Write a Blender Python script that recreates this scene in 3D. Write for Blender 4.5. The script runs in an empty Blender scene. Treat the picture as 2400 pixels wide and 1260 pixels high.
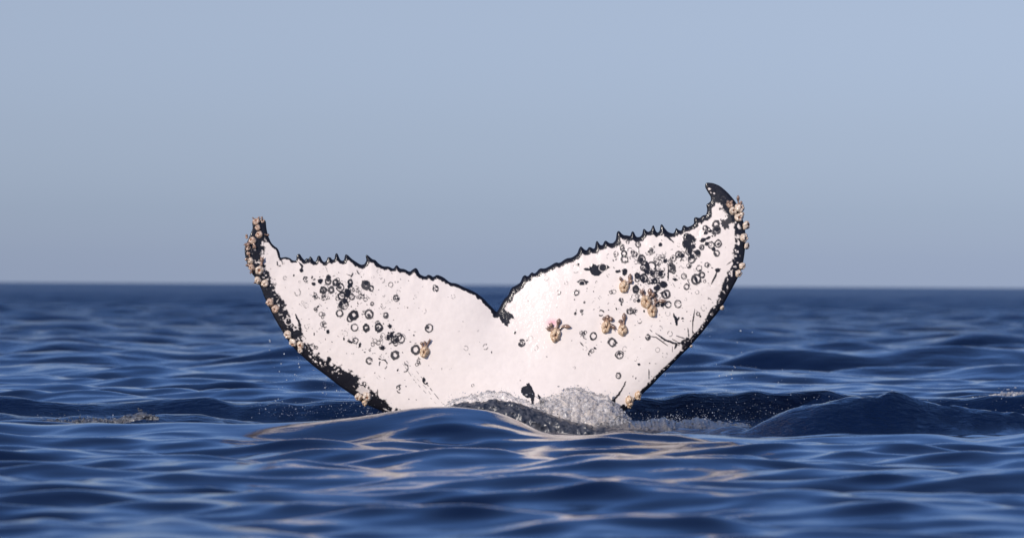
import bpy, math, random
import numpy as np
from mathutils import Vector, Matrix

rnd = random.Random(7)
rs = np.random.RandomState(11)
S = bpy.context.scene
COL = S.collection

# ------------------------------------------------------------------ camera
D = 35.0                      # metres to the whale
FPX = 8908.0                  # focal length in pixels of a 2400 px wide frame
CAMZ = 1.25
PITCH = 38.0 / FPX
ROLL = math.radians(0.33)
cam_d = bpy.data.cameras.new('camera')
cam = bpy.data.objects.new('camera', cam_d)
COL.objects.link(cam)
cam_d.sensor_width = 36.0
cam_d.lens = 36.0 * FPX / 2400.0
cam_d.clip_start = 0.1
cam_d.clip_end = 60000
cam.location = (0, 0, CAMZ)
cam.rotation_euler = (Matrix.Rotation(PITCH, 3, 'X') @ Matrix.Rotation(math.pi / 2, 3, 'X') @ Matrix.Rotation(ROLL, 3, 'Z')).to_euler()
cam_d.dof.use_dof = True
cam_d.dof.focus_distance = D
cam_d.dof.aperture_fstop = 2.1
S.camera = cam

# ------------------------------------------------------------------ light
SUN_EL, SUN_AZ = math.radians(24), math.radians(212)      # azimuth clockwise from +Y
world = bpy.data.worlds.new('World')
S.world = world
world.use_nodes = True
nt = world.node_tree
nt.nodes.clear()
wout = nt.nodes.new('ShaderNodeOutputWorld')
bg = nt.nodes.new('ShaderNodeBackground')
sky = nt.nodes.new('ShaderNodeTexSky')
sky.sky_type = 'NISHITA'
sky.sun_disc = False
sky.sun_elevation = SUN_EL
sky.sun_rotation = SUN_AZ
sky.air_density = 1.2
sky.dust_density = 0.6
sky.ozone_density = 2.0
bg.inputs['Strength'].default_value = 0.14
# marine haze layer low over the horizon dims and greys the sky by elevation, the same all the way round
tc = nt.nodes.new('ShaderNodeTexCoord')
sep = nt.nodes.new('ShaderNodeSeparateXYZ')
nt.links.new(tc.outputs['Generated'], sep.inputs[0])
ramp = nt.nodes.new('ShaderNodeValToRGB')
mr = nt.nodes.new('ShaderNodeMapRange')
mr.inputs['From Min'].default_value = 0.0
mr.inputs['From Max'].default_value = 1.0
nt.links.new(sep.outputs['Z'], mr.inputs['Value'])
nt.links.new(mr.outputs[0], ramp.inputs[0])
SKYRAMP = [(0, (0.424, 0.571, 1.239)), (0.006, (0.378, 0.516, 1.132)), (0.019, (0.353, 0.471, 0.985)), (0.041, (0.381, 0.455, 0.85)), (0.074, (0.458, 0.474, 0.738)), (0.11, (0.322, 0.41, 0.774)), (0.16, (0.307, 0.4, 0.732)), (0.24, (0.305, 0.417, 0.747)), (0.34, (0.321, 0.45, 0.776)), (0.5, (0.436, 0.538, 0.808)), (1.0, (0.691, 0.748, 0.969))]
els = ramp.color_ramp.elements
while len(els) < len(SKYRAMP):
    els.new(0.5)
for e, (p, c) in zip(els, SKYRAMP):
    e.position = p
    e.color = (*c, 1)
mul = nt.nodes.new('ShaderNodeMix')
mul.data_type = 'RGBA'
mul.blend_type = 'MULTIPLY'
mul.inputs['Factor'].default_value = 1.0
nt.links.new(sky.outputs[0], mul.inputs['A'])
nt.links.new(ramp.outputs[0], mul.inputs['B'])
nt.links.new(mul.outputs['Result'], bg.inputs['Color'])
nt.links.new(bg.outputs[0], wout.inputs['Surface'])

sun_d = bpy.data.lights.new('sun', 'SUN')
sun_d.energy = 3.6
sun_d.angle = math.radians(0.53)
sun_d.color = (1.0, 0.90, 0.80)
sun = bpy.data.objects.new('sun', sun_d)
COL.objects.link(sun)
sdir = Vector((math.sin(SUN_AZ) * math.cos(SUN_EL), math.cos(SUN_AZ) * math.cos(SUN_EL), math.sin(SUN_EL)))
sun.location = sdir * 60
sun.rotation_euler = sdir.to_track_quat('Z', 'Y').to_euler()

S.view_settings.view_transform = 'Standard'
S.view_settings.look = 'None'
S.view_settings.gamma = 1.0
S.view_settings.exposure = 0.0
S.view_settings.use_curve_mapping = False

# ------------------------------------------------------------------ helpers
SC = D / FPX                  # metres per photo pixel at the whale


def px_plane(px, py, dist=D):
    """point of the upright plane at this distance that the photo shows at (px, py)"""
    dx, dy = (np.asarray(px, float) - 1200), (630 - np.asarray(py, float))
    c, s = math.cos(ROLL), math.sin(ROLL)
    X = (dx * c - dy * s) * dist / FPX
    Z = CAMZ + (dx * s + dy * c) * dist / FPX + dist * math.tan(PITCH)
    return X, Z


def hash2(ix, iy, seed):
    h = (ix.astype(np.int64) * 374761393 + iy.astype(np.int64) * 668265263 + seed * 974634777) & 0xffffffff
    h = ((h ^ (h >> 13)) * 1274126177) & 0xffffffff
    h = (h ^ (h >> 16)) & 0xffffffff
    return h / 4294967295.0


def vnoise(x, y, seed=0):
    x = np.asarray(x, float); y = np.asarray(y, float)
    ix, iy = np.floor(x), np.floor(y)
    fx, fy = x - ix, y - iy
    fx = fx * fx * (3 - 2 * fx); fy = fy * fy * (3 - 2 * fy)
    a = hash2(ix, iy, seed); b = hash2(ix + 1, iy, seed)
    c = hash2(ix, iy + 1, seed); d = hash2(ix + 1, iy + 1, seed)
    return (a * (1 - fx) + b * fx) * (1 - fy) + (c * (1 - fx) + d * fx) * fy


def fbm(x, y, seed=0, octs=4):
    r, a, t = 0, 1.0, 0
    for o in range(octs):
        r = r + a * vnoise(np.asarray(x) * 2 ** o, np.asarray(y) * 2 ** o, seed + o * 17)
        t += a
        a *= 0.55
    return r / t


def sstep(a, b, x):
    t = np.clip((x - a) / (b - a), 0, 1)
    return t * t * (3 - 2 * t)


def mesh_np(name, verts, faces, mat, parent=None, smooth=True, link=True):
    me = bpy.data.meshes.new(name)
    verts = np.asarray(verts, np.float32)
    faces = np.asarray(faces, np.int32)
    k = faces.shape[1]
    me.vertices.add(len(verts))
    me.vertices.foreach_set('co', verts.ravel())
    me.loops.add(faces.size)
    me.loops.foreach_set('vertex_index', faces.ravel())
    me.polygons.add(len(faces))
    me.polygons.foreach_set('loop_start', np.arange(0, faces.size, k, dtype=np.int32))
    me.polygons.foreach_set('loop_total', np.full(len(faces), k, np.int32))
    me.polygons.foreach_set('use_smooth', np.full(len(faces), smooth, bool))
    me.update(calc_edges=True)
    me.materials.append(mat)
    if not link:
        return me
    o = bpy.data.objects.new(name, me)
    COL.objects.link(o)
    if parent:
        o.parent = parent
    return o


def set_attr(me, name, arr):
    if arr.ndim == 1:
        a = me.attributes.new(name, 'FLOAT', 'POINT')
        a.data.foreach_set('value', arr.astype(np.float32).ravel())
    else:
        a = me.attributes.new(name, 'FLOAT_COLOR', 'POINT')
        full = np.ones((len(arr), 4), np.float32)
        full[:, :3] = arr
        a.data.foreach_set('color', full.ravel())


def new_mat(name):
    m = bpy.data.materials.new(name)
    m.use_nodes = True
    t = m.node_tree
    p = t.nodes['Principled BSDF']
    return m, t, p


def node(t, kind, **kw):
    n = t.nodes.new(kind)
    for k, v in kw.items():
        if k in n.inputs:
            n.inputs[k].default_value = v
        else:
            setattr(n, k, v)
    return n


# ------------------------------------------------------------------ materials
# sea water
mat_sea, t, p = new_mat('sea_water')
p.inputs['Base Color'].default_value = (0.002, 0.008, 0.032, 1)
p.inputs['Roughness'].default_value = 0.04
p.inputs['IOR'].default_value = 1.333
tcn = node(t, 'ShaderNodeTexCoord')
geo = node(t, 'ShaderNodeNewGeometry')
at = node(t, 'ShaderNodeAttribute', attribute_name='chop')
fo = node(t, 'ShaderNodeAttribute', attribute_name='froth')
# ripples: metre, decimetre and centimetre scale
mp = node(t, 'ShaderNodeMapping')
mp.inputs['Scale'].default_value = (0.8, 1.5, 1)
t.links.new(tcn.outputs['Object'], mp.inputs[0])
n1 = node(t, 'ShaderNodeTexNoise', Scale=1.1, Detail=4.0, Roughness=0.5)
n2 = node(t, 'ShaderNodeTexNoise', Scale=9.0, Detail=4.0, Roughness=0.6)
t.links.new(mp.outputs[0], n1.inputs['Vector'])
t.links.new(mp.outputs[0], n2.inputs['Vector'])
dist = node(t, 'ShaderNodeVectorMath', operation='LENGTH')
t.links.new(geo.outputs['Position'], dist.inputs[0])
far = node(t, 'ShaderNodeMapRange')
far.inputs['From Min'].default_value = 40
far.inputs['From Max'].default_value = 160
t.links.new(dist.outputs['Value'], far.inputs['Value'])
b1 = node(t, 'ShaderNodeBump', Distance=0.35)
t.links.new(far.outputs[0], b1.inputs['Strength'])
t.links.new(n1.outputs[0], b1.inputs['Height'])
b2 = node(t, 'ShaderNodeBump', Distance=0.07)
t.links.new(at.outputs['Fac'], b2.inputs['Strength'])
t.links.new(n2.outputs[0], b2.inputs['Height'])
t.links.new(b1.outputs[0], b2.inputs['Normal'])
t.links.new(b2.outputs[0], p.inputs['Normal'])
fn = node(t, 'ShaderNodeTexNoise', Scale=7.0, Detail=6.0, Roughness=0.7, Distortion=0.6)
t.links.new(mp.outputs[0], fn.inputs['Vector'])
fm = node(t, 'ShaderNodeMath', operation='MULTIPLY')
fr = node(t, 'ShaderNodeMapRange')
fr.inputs['From Min'].default_value = 0.42
fr.inputs['From Max'].default_value = 0.68
t.links.new(fn.outputs[0], fr.inputs['Value'])
t.links.new(fr.outputs[0], fm.inputs[0])
t.links.new(fo.outputs['Fac'], fm.inputs[1])
mx = node(t, 'ShaderNodeMix', data_type='RGBA')
mx.inputs['A'].default_value = (0.002, 0.008, 0.032, 1)
mx.inputs['B'].default_value = (0.22, 0.22, 0.23, 1)
t.links.new(fm.outputs[0], mx.inputs['Factor'])
t.links.new(mx.outputs['Result'], p.inputs['Base Color'])
rm = node(t, 'ShaderNodeMath', operation='MULTIPLY_ADD')
rm.inputs[1].default_value = 0.35
fr2 = node(t, 'ShaderNodeMapRange')
fr2.interpolation_type = 'SMOOTHSTEP'
fr2.inputs['From Min'].default_value = 34
fr2.inputs['From Max'].default_value = 260
fr2.inputs['To Min'].default_value = 0.06
fr2.inputs['To Max'].default_value = 0.30
t.links.new(dist.outputs['Value'], fr2.inputs['Value'])
t.links.new(fr2.outputs[0], rm.inputs[2])
t.links.new(fm.outputs[0], rm.inputs[0])
t.links.new(rm.outputs[0], p.inputs['Roughness'])

# whale skin
mat_skin, t, p = new_mat('whale_skin')
ca = node(t, 'ShaderNodeAttribute', attribute_name='pigment')
tcn = node(t, 'ShaderNodeTexCoord')
nn = node(t, 'ShaderNodeTexNoise', Scale=14.0, Detail=6.0, Roughness=0.65)
t.links.new(tcn.outputs['Object'], nn.inputs['Vector'])
nr = node(t, 'ShaderNodeMapRange')
nr.inputs['To Min'].default_value = 0.90
nr.inputs['To Max'].default_value = 1.08
t.links.new(nn.outputs[0], nr.inputs['Value'])
vm = node(t, 'ShaderNodeVectorMath', operation='SCALE')
t.links.new(ca.outputs['Color'], vm.inputs[0])
t.links.new(nr.outputs[0], vm.inputs['Scale'])
t.links.new(vm.outputs[0], p.inputs['Base Color'])
p.inputs['Roughness'].default_value = 0.5
p.inputs['Specular IOR Level'].default_value = 0.15
p.inputs['Coat Weight'].default_value = 0.9
p.inputs['Coat Roughness'].default_value = 0.13
p.inputs['Coat IOR'].default_value = 1.33
ns = node(t, 'ShaderNodeTexNoise', Scale=38.0, Detail=3.0, Roughness=0.6)
t.links.new(tcn.outputs['Object'], ns.inputs['Vector'])
bb = node(t, 'ShaderNodeBump', Distance=0.012, Strength=0.38)
t.links.new(ns.outputs[0], bb.inputs['Height'])
t.links.new(bb.outputs[0], p.inputs['Coat Normal'])


def simple(name, colA, colB, rough, scale, bump=0.3, coat=0.0, dist=0.01):
    m, t, p = new_mat(name)
    tcn = node(t, 'ShaderNodeTexCoord')
    n = node(t, 'ShaderNodeTexNoise', Scale=scale, Detail=4.0, Roughness=0.6)
    t.links.new(tcn.outputs['Object'], n.inputs['Vector'])
    r = node(t, 'ShaderNodeMapRange')
    r.inputs['From Min'].default_value = 0.35
    r.inputs['From Max'].default_value = 0.65
    t.links.new(n.outputs[0], r.inputs['Value'])
    x = node(t, 'ShaderNodeMix', data_type='RGBA')
    x.inputs['A'].default_value = (*colA, 1)
    x.inputs['B'].default_value = (*colB, 1)
    t.links.new(r.outputs[0], x.inputs['Factor'])
    t.links.new(x.outputs['Result'], p.inputs['Base Color'])
    p.inputs['Roughness'].default_value = rough
    p.inputs['Coat Weight'].default_value = coat
    p.inputs['Coat Roughness'].default_value = 0.1
    b = node(t, 'ShaderNodeBump', Distance=dist, Strength=bump)
    t.links.new(n.outputs[0], b.inputs['Height'])
    t.links.new(b.outputs[0], p.inputs['Normal'])
    return m


mat_shell = simple('barnacle_shell', (0.66, 0.52, 0.42), (0.30, 0.17, 0.10), 0.5, 3.2, 0.5, 0.4, 0.004)
mat_shell_w = simple('barnacle_shell_white', (0.78, 0.70, 0.60), (0.46, 0.31, 0.20), 0.5, 2.6, 0.5, 0.4, 0.004)
mat_shell_y = simple('barnacle_shell_tan', (0.78, 0.64, 0.46), (0.36, 0.18, 0.08), 0.5, 2.8, 0.5, 0.4, 0.004)
mat_flesh = simple('barnacle_opening', (0.42, 0.20, 0.11), (0.15, 0.055, 0.03), 0.4, 5, 0.5, 0.5, 0.004)
mat_goose = simple('goose_barnacle_skin', (0.42, 0.27, 0.19), (0.05, 0.032, 0.035), 0.35, 34, 0.4, 0.6, 0.004)
mat_drop = simple('water_drop', (0.75, 0.78, 0.82), (0.55, 0.6, 0.68), 0.08, 30, 0.0, 1.0)
mat_drop.node_tree.nodes['Principled BSDF'].inputs['Transmission Weight'].default_value = 0.35
mat_drop.node_tree.nodes['Principled BSDF'].inputs['IOR'].default_value = 1.33
mat_foam = simple('foam', (0.78, 0.75, 0.73), (0.30, 0.30, 0.32), 0.4, 34, 0.35, 0.2, 0.01)
tf_ = mat_foam.node_tree
an = node(tf_, 'ShaderNodeTexNoise', Scale=20.0, Detail=5.0, Roughness=0.65, Distortion=0.8)
atc = node(tf_, 'ShaderNodeTexCoord')
tf_.links.new(atc.outputs['Object'], an.inputs['Vector'])
ar = node(tf_, 'ShaderNodeMapRange')
ar.inputs['From Min'].default_value = 0.40
ar.inputs['From Max'].default_value = 0.60
ar.inputs['To Min'].default_value = 0.12
ar.inputs['To Max'].default_value = 0.95
tf_.links.new(an.outputs[0], ar.inputs['Value'])
tf_.links.new(ar.outputs[0], tf_.nodes['Principled BSDF'].inputs['Alpha'])
pf = mat_foam.node_tree.nodes['Principled BSDF']
pf.inputs['Transmission Weight'].default_value = 0.25
pf.inputs['IOR'].default_value = 1.25

# ------------------------------------------------------------------ sea
# crest profiles: photo x, photo y of the crest as seen; each ridge stands at its own distance


def ridge_profile(dist, pts):
    xs, hs = [], []
    for a, b in pts:
        X, Z = px_plane(a, b, dist)
        xs.append(float(X)); hs.append(float(Z))
    return np.array(xs), np.array(hs)


def smooth_interp(x, xs, hs):
    """piecewise cosine between control points"""
    i = np.clip(np.searchsorted(xs, x) - 1, 0, len(xs) - 2)
    # Catmull-Rom on non-uniform knots (finite difference tangents)
    m = np.gradient(hs, xs)
    h = xs[i + 1] - xs[i]
    u = np.clip((x - xs[i]) / h, 0, 1)
    h00 = 2 * u**3 - 3 * u**2 + 1; h10 = u**3 - 2 * u**2 + u
    h01 = -2 * u**3 + 3 * u**2; h11 = u**3 - u**2
    return h00 * hs[i] + h10 * h * m[i] + h01 * hs[i + 1] + h11 * h * m[i + 1]


RIDGES = [
    # distance, front width, back width, crest points
    (31.2, 0.85, 0.34, [(-500, 992), (0, 986), (90, 993), (200, 989), (300, 994), (430, 988), (560, 994), (700, 990), (850, 976), (930, 962), (1010, 953), (1090, 957),
                        (1160, 968), (1220, 988), (1280, 1012), (1330, 1022), (1400, 1021), (1500, 1016), (1650, 1015), (1760, 1022),
                        (1850, 1021), (2000, 1017), (2100, 1017), (2200, 1022), (2280, 1028), (2340, 1022), (2400, 1014), (2600, 1005), (2900, 1010)]),
    (36.6, 0.23, 0.8, [(-500, 930), (0, 926), (60, 933), (130, 942), (330, 941), (420, 934), (480, 932), (530, 941), (600, 945), (680, 941),
                       (760, 938), (860, 934), (1000, 935), (1200, 938), (1500, 935), (1560, 928), (1650, 920), (1720, 917), (1850, 919), (1950, 917),
                       (2010, 925), (2100, 934), (2200, 932), (2300, 928), (2400, 921), (2600, 915), (2900, 930)]),
    (33.6, 0.36, 0.50, [(-500, 980), (0, 968), (120, 975), (330, 970), (400, 965), (440, 964), (520, 978), (600, 990), (760, 1002), (1000, 1006), (1690, 1012), (1760, 998),
                        (1820, 970), (1880, 948), (1950, 936), (2010, 930), (2050, 925), (2078, 917), (2110, 921), (2150, 937), (2230, 955), (2300, 965), (2400, 972), (2600, 980), (2900, 985)]),
]
RP = [(d, wf, wb, *ridge_profile(d, pts)) for d, wf, wb, pts in RIDGES]

nw = 110
lam = np.exp(rs.uniform(math.log(0.30), math.log(6.0), nw))
ang = rs.normal(0.08, 0.60, nw)
kk = 2 * math.pi / lam
slope = 0.0252 * np.interp(np.log(lam), np.log([0.3, 0.5, 1.6, 3.0, 6.0]), [0.55, 0.95, 1.0, 0.65, 0.45])
amp = slope / kk
kx, ky = kk * np.sin(ang), -kk * np.cos(ang)
ph = rs.uniform(0, 2 * math.pi, nw)
nc = 46
lamc = np.exp(rs.uniform(math.log(0.14), math.log(0.6), nc))
angc = rs.normal(0.0, 0.9, nc)
kc = 2 * math.pi / lamc
ampc = 0.034 / kc
phc = rs.uniform(0, 2 * math.pi, nc)
# long waves beyond the whale, out of focus
nl = 64
laml = np.exp(rs.uniform(math.log(1.2), math.log(16.0), nl))
angl = rs.normal(0.0, 0.75, nl)
kl = 2 * math.pi / laml
ampl = 0.030 * np.interp(np.log(laml), np.log([1.2, 5, 16]), [1.05, 0.9, 0.22]) / kl
phl = rs.uniform(0, 2 * math.pi, nl)


def sea_height(X, Y, spac):
    R = Y
    H = np.zeros_like(X); DX = np.zeros_like(X); DY = np.zeros_like(X)
    # calmer right at the ridges so their profile holds
    near = np.exp(-((Y - 35.2) / 2.6) ** 2)
    wbase = 1.0 - 0.62 * near
    gain = 1 - 0.35 * sstep(38, 55, Y)
    for i in range(nw):
        a = amp[i] * np.clip((lam[i] / np.maximum(spac, 1e-6) - 3) / 3, 0, 1)
        if lam[i] > 3.0:
            a = a * (0.4 + 0.6 * sstep(36, 50, Y))
        th = kx[i] * X + ky[i] * Y + ph[i]
        H += a * np.sin(th)
        q = 0.8 * a * np.cos(th)
        DX += q * math.sin(ang[i]); DY -= q * math.cos(ang[i])
    H *= wbase * gain; DX *= wbase; DY *= wbase
    lw = sstep(41, 60, Y)
    for i in range(nl):
        a = ampl[i] * lw * np.clip((laml[i] / np.maximum(spac, 1e-6) - 3) / 3, 0, 1)
        H += a * np.sin(kl[i] * (math.sin(angl[i]) * X - math.cos(angl[i]) * Y) + phl[i])
    for d, wf, wb, xs, hs in RP:
        wob = 0.18 * np.sin(X * 0.9 + d) + 0.07 * np.sin(X * 2.7 + 2 * d)
        dd = Y - d - wob
        g = np.where(dd < 0, np.exp(-(dd / wf) ** 2), np.exp(-(dd / wb) ** 2))
        hh = smooth_interp(np.clip(X, xs[0], xs[-1]), xs, hs)
        side = np.exp(-(np.maximum(0, np.abs(X) - 9) / 3) ** 2)
        H = H * (1 - (0.72 if d < 33 else 0.75) * g * side) + hh * g * side
    # hollow round the tail
    H -= 0.08 * np.exp(-((Y - 35.2) / 0.9) ** 2) + 0.13 * np.exp(-((Y - 32.6) / 0.55) ** 2) * np.exp(-((X - 0.9) / 1.7) ** 4)
    # chop stirred up around the tail
    churn = (1 - sstep(36.8, 38.6, Y)) * sstep(32.4, 33.3, Y)
    churn = churn * (0.55 + 0.45 * np.exp(-((X - 1.0) / 3.2) ** 2))
    for i in range(nc):
        a = ampc[i] * churn * np.clip((lamc[i] / np.maximum(spac, 1e-6) - 2) / 2, 0, 1)
        H += a * np.sin(kc[i] * (math.sin(angc[i]) * X - math.cos(angc[i]) * Y) + phc[i])
    # torn, streaked back of the tall wave at the right
    tw = np.exp(-((X - 3.9) / 1.5) ** 2) * np.exp(-((Y - 33.6) / 0.7) ** 2) * (spac < 0.1)
    st = np.zeros_like(X)
    sel_ = tw > 0.01
    xs_, ys_ = X[sel_], Y[sel_]
    st[sel_] = 0.11 * (fbm(xs_ * 2.1 + 0.8 * ys_, ys_ * 3.0, 301, 4) - .5) + 0.05 * (0.5 - np.abs(vnoise(xs_ * 3.5 - ys_ * 5, ys_ * 1.8 + xs_, 311) - .5)) + 0.06 * (fbm(xs_ * 6, ys_ * 7, 313, 2) - .5)
    H += st * tw
    return H, DX, DY, churn


def angles():
    a = list(np.arange(-9.6, 9.6001, 0.056))
    s, v = 0.12, 9.6
    r = []
    while v < 180:
        v += s
        s = min(s * 1.12, 6)
        if v < 178:
            r.append(v)
    return np.radians(np.array([-q for q in reversed(r)] + a + r + [180.0]))


th = angles()
rr = list(np.geomspace(0.4, 15, 30, endpoint=False))
r = 15.0
while r < 17:
    rr.append(r); r *= 1.006
while r < 60:
    rr.append(r); r *= 1.00165
while r < 520:
    rr.append(r); r *= 1.0024
while r < 2000:
    rr.append(r); r *= 1.012
while r < 45000:
    rr.append(r); r *= 1.05
rr = np.array(rr)
dr = np.gradient(rr)
dth = np.gradient(th)
TH, R2 = np.meshgrid(th, rr)
SP = np.maximum(dr[:, None] * np.ones_like(TH), R2 * dth[None, :])
X = R2 * np.sin(TH); Y = R2 * np.cos(TH)
H, DX, DY, churn = sea_height(X, Y, SP)
nR, nT = TH.shape
V = np.stack([X + DX, Y + DY, H], -1).reshape(-1, 3)
V = np.vstack([V, [[0, 0, 0]]])
idx = np.arange(nR * nT).reshape(nR, nT)
nxt = np.roll(idx, -1, axis=1)
F = np.stack([idx[:-1], nxt[:-1], nxt[1:], idx[1:]], -1).reshape(-1, 4)[:, ::-1]
sea = mesh_np('sea', V, F, mat_sea)
sea['kind'] = 'structure'
chop = np.append((0.035 + 0.9 * churn + 0.5 * sstep(45, 120, Y)).ravel(), 0)
FPT = [(1480, 1760, 975, 1012, 1.0), (1250, 1480, 985, 1012, 0.9), (1000, 1260, 940, 975, 0.6), (640, 900, 955, 985, 0.25), (80, 360, 975, 993, 0.8)]
froth = np.zeros_like(X)
froth += 0.9 * np.exp(-((X - 1.35) / 0.85) ** 2) * np.exp(-((Y - 34.5) / 0.75) ** 2)
froth += 0.35 * np.exp(-((X + 1.6) / 0.6) ** 2) * np.exp(-((Y - 34.7) / 0.5) ** 2)
froth += 0.55 * np.exp(-((X + 0.1) / 0.5) ** 2) * np.exp(-((Y - 34.0) / 0.35) ** 2)
froth = np.append(np.clip(froth, 0, 1).ravel(), 0)
set_attr(sea.data, 'chop', np.clip(chop, 0, 1))
set_attr(sea.data, 'froth', froth)

# ------------------------------------------------------------------ whale: tail outline (photo pixels, traced) with the width of its black margin
LEAD, TRAIL = 0, 1
trail_left = [(624, 516), (625.5, 535), (629, 551), (636, 568), (643, 576), (652, 582), (657, 594), (658, 604), (665, 603), (671, 602), (681, 605), (686, 610), (695, 611),
    (696, 597), (703, 594), (709, 604), (715, 610), (718, 605), (724, 607), (727, 600), (732, 604), (736, 612), (741, 613), (744.5, 600), (750.5, 598.6), (756, 611), (761, 614.5),
    (766, 610), (768, 602), (775.5, 603), (779, 608.6), (784, 608), (786, 594), (791, 593), (798, 610), (806, 611), (809, 595.5), (815, 597), (824, 606), (834, 613), (846, 620.5),
    (854, 619), (859, 610), (856.4, 598), (861, 596.7), (872, 607), (880, 609), (887, 617), (898, 624), (911, 624), (922, 630), (927, 622), (931, 621), (937, 629), (948, 630), (960, 637),
    (967, 631), (974, 627), (979, 631), (984, 643), (997, 648), (1003, 643), (1010, 645), (1015, 649), (1024, 643), (1039, 649), (1055, 662), (1069.5, 663.6), (1084, 671), (1103, 679),
    (1117, 686), (1134, 699), (1146, 712), (1157.6, 724), (1164, 731)]
trail_right = [(1169.5, 722), (1181, 700.5), (1190, 693), (1198, 674), (1210, 668), (1219.5, 662), (1225, 647), (1231, 644), (1237, 648), (1246, 637), (1254, 641), (1265, 628), (1277, 629),
    (1288.6, 623), (1303, 614), (1312, 616), (1327, 605), (1341, 603), (1353, 594.5), (1357.6, 581.4), (1362, 576), (1371, 585), (1375.5, 586), (1380, 578.6), (1385, 578.6), (1391, 582.6),
    (1394.5, 581), (1397, 566), (1400.5, 563.6), (1407.6, 574), (1413, 574), (1416.7, 565), (1421, 563), (1429, 569.5), (1437, 569.5), (1444, 562), (1446, 543.5), (1451.5, 540), (1461, 550.4),
    (1470, 551), (1478, 552.7), (1481, 542), (1486, 542), (1492, 555), (1500, 555), (1506, 549), (1508, 536.6), (1511, 535.5), (1519, 543.5), (1526, 540), (1530, 528.6), (1533, 527), (1538, 541),
    (1542, 545), (1547, 541), (1549, 526), (1553, 525), (1558.6, 534), (1566.6, 543.5), (1579, 547), (1582.7, 541), (1585, 533), (1592, 539), (1598, 540), (1601, 528.6), (1605.7, 527.4),
    (1611.5, 532), (1622, 528), (1627.6, 523), (1627, 511), (1631, 508), (1641, 511), (1648, 504), (1656, 503), (1658.7, 490.6), (1656, 479), (1661, 475.6), (1667, 471), (1667, 460.6), (1661, 451.4),
    (1654, 439), (1653.6, 432), (1657.5, 427)]
lead_right = [(1672.5, 428.4), (1688.6, 435), (1705, 449), (1718.5, 464), (1727, 476), (1734, 490), (1741, 511), (1746, 530), (1748, 548), (1747.5, 576), (1745, 599), (1739, 631), (1728, 654), (1716, 676),
    (1708, 690), (1696, 712), (1683.5, 731), (1667, 751), (1648, 776), (1630, 796), (1614, 815), (1592.7, 835), (1568, 861), (1549, 879), (1526, 904), (1510, 918), (1494, 933), (1473, 953), (1452, 975),
    (1425, 1003), (1395, 1040), (1372, 1085), (1358, 1130), (1350, 1180)]
bottom = [(1300, 1182), (1235, 1182), (1170, 1182)]
lead_left = [(1120, 1180), (1108, 1130), (1085, 1085), (1045, 1040), (990, 1003), (945, 985), (915.7, 973), (889, 960), (860, 948), (847, 941), (829, 926), (806, 911), (785.7, 895.5), (765, 879), (744.5, 864), (724, 847),
    (707, 831.5), (695, 820.5), (678, 800), (665, 779), (653.6, 761), (641, 738), (629, 713), (619.6, 692), (612.6, 673), (600.6, 651.5), (591, 639.6), (581.6, 620.6), (575.5, 597), (575, 578), (581, 567), (588, 550),
    (594, 535), (592, 520), (599, 512), (612, 513)]


def bw_trail(x, y):
    if x < 1160:
        return 8 if x > 700 else (5 if y > 560 else 12)
    if x < 1230: return 13
    if x < 1640: return 11
    return 12


def bw_lead(x, y):
    if x > 1200:
        return float(np.interp(y, [428, 470, 500, 560, 640, 700, 780, 860, 900, 940, 1200], [34, 34, 22, 24, 26, 20, 11, 9, 11, 6, 4]))
    return float(np.interp(y, [512, 545, 580, 640, 700, 760, 810, 860, 900, 940, 970, 1200], [40, 38, 44, 34, 32, 36, 34, 24, 40, 38, 20, 6]))


outline = []
for P, kind in ((trail_left, TRAIL), (trail_right, TRAIL), (lead_right, LEAD), (bottom, LEAD), (lead_left, LEAD)):
    for x, y in P:
        outline.append((x, y, kind, bw_trail(x, y) if kind == TRAIL else (3 if P is bottom else bw_lead(x, y))))


def chaikin(P, it=1):
    for _ in range(it):
        Q = []
        n = len(P)
        for i in range(n):
            a, b = P[i], P[(i + 1) % n]
            Q.append((0.8 * a[0] + 0.2 * b[0], 0.8 * a[1] + 0.2 * b[1], a[2], 0.8 * a[3] + 0.2 * b[3]))
            Q.append((0.2 * a[0] + 0.8 * b[0], 0.2 * a[1] + 0.8 * b[1], b[2], 0.2 * a[3] + 0.8 * b[3]))
        P = Q
    return P


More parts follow.
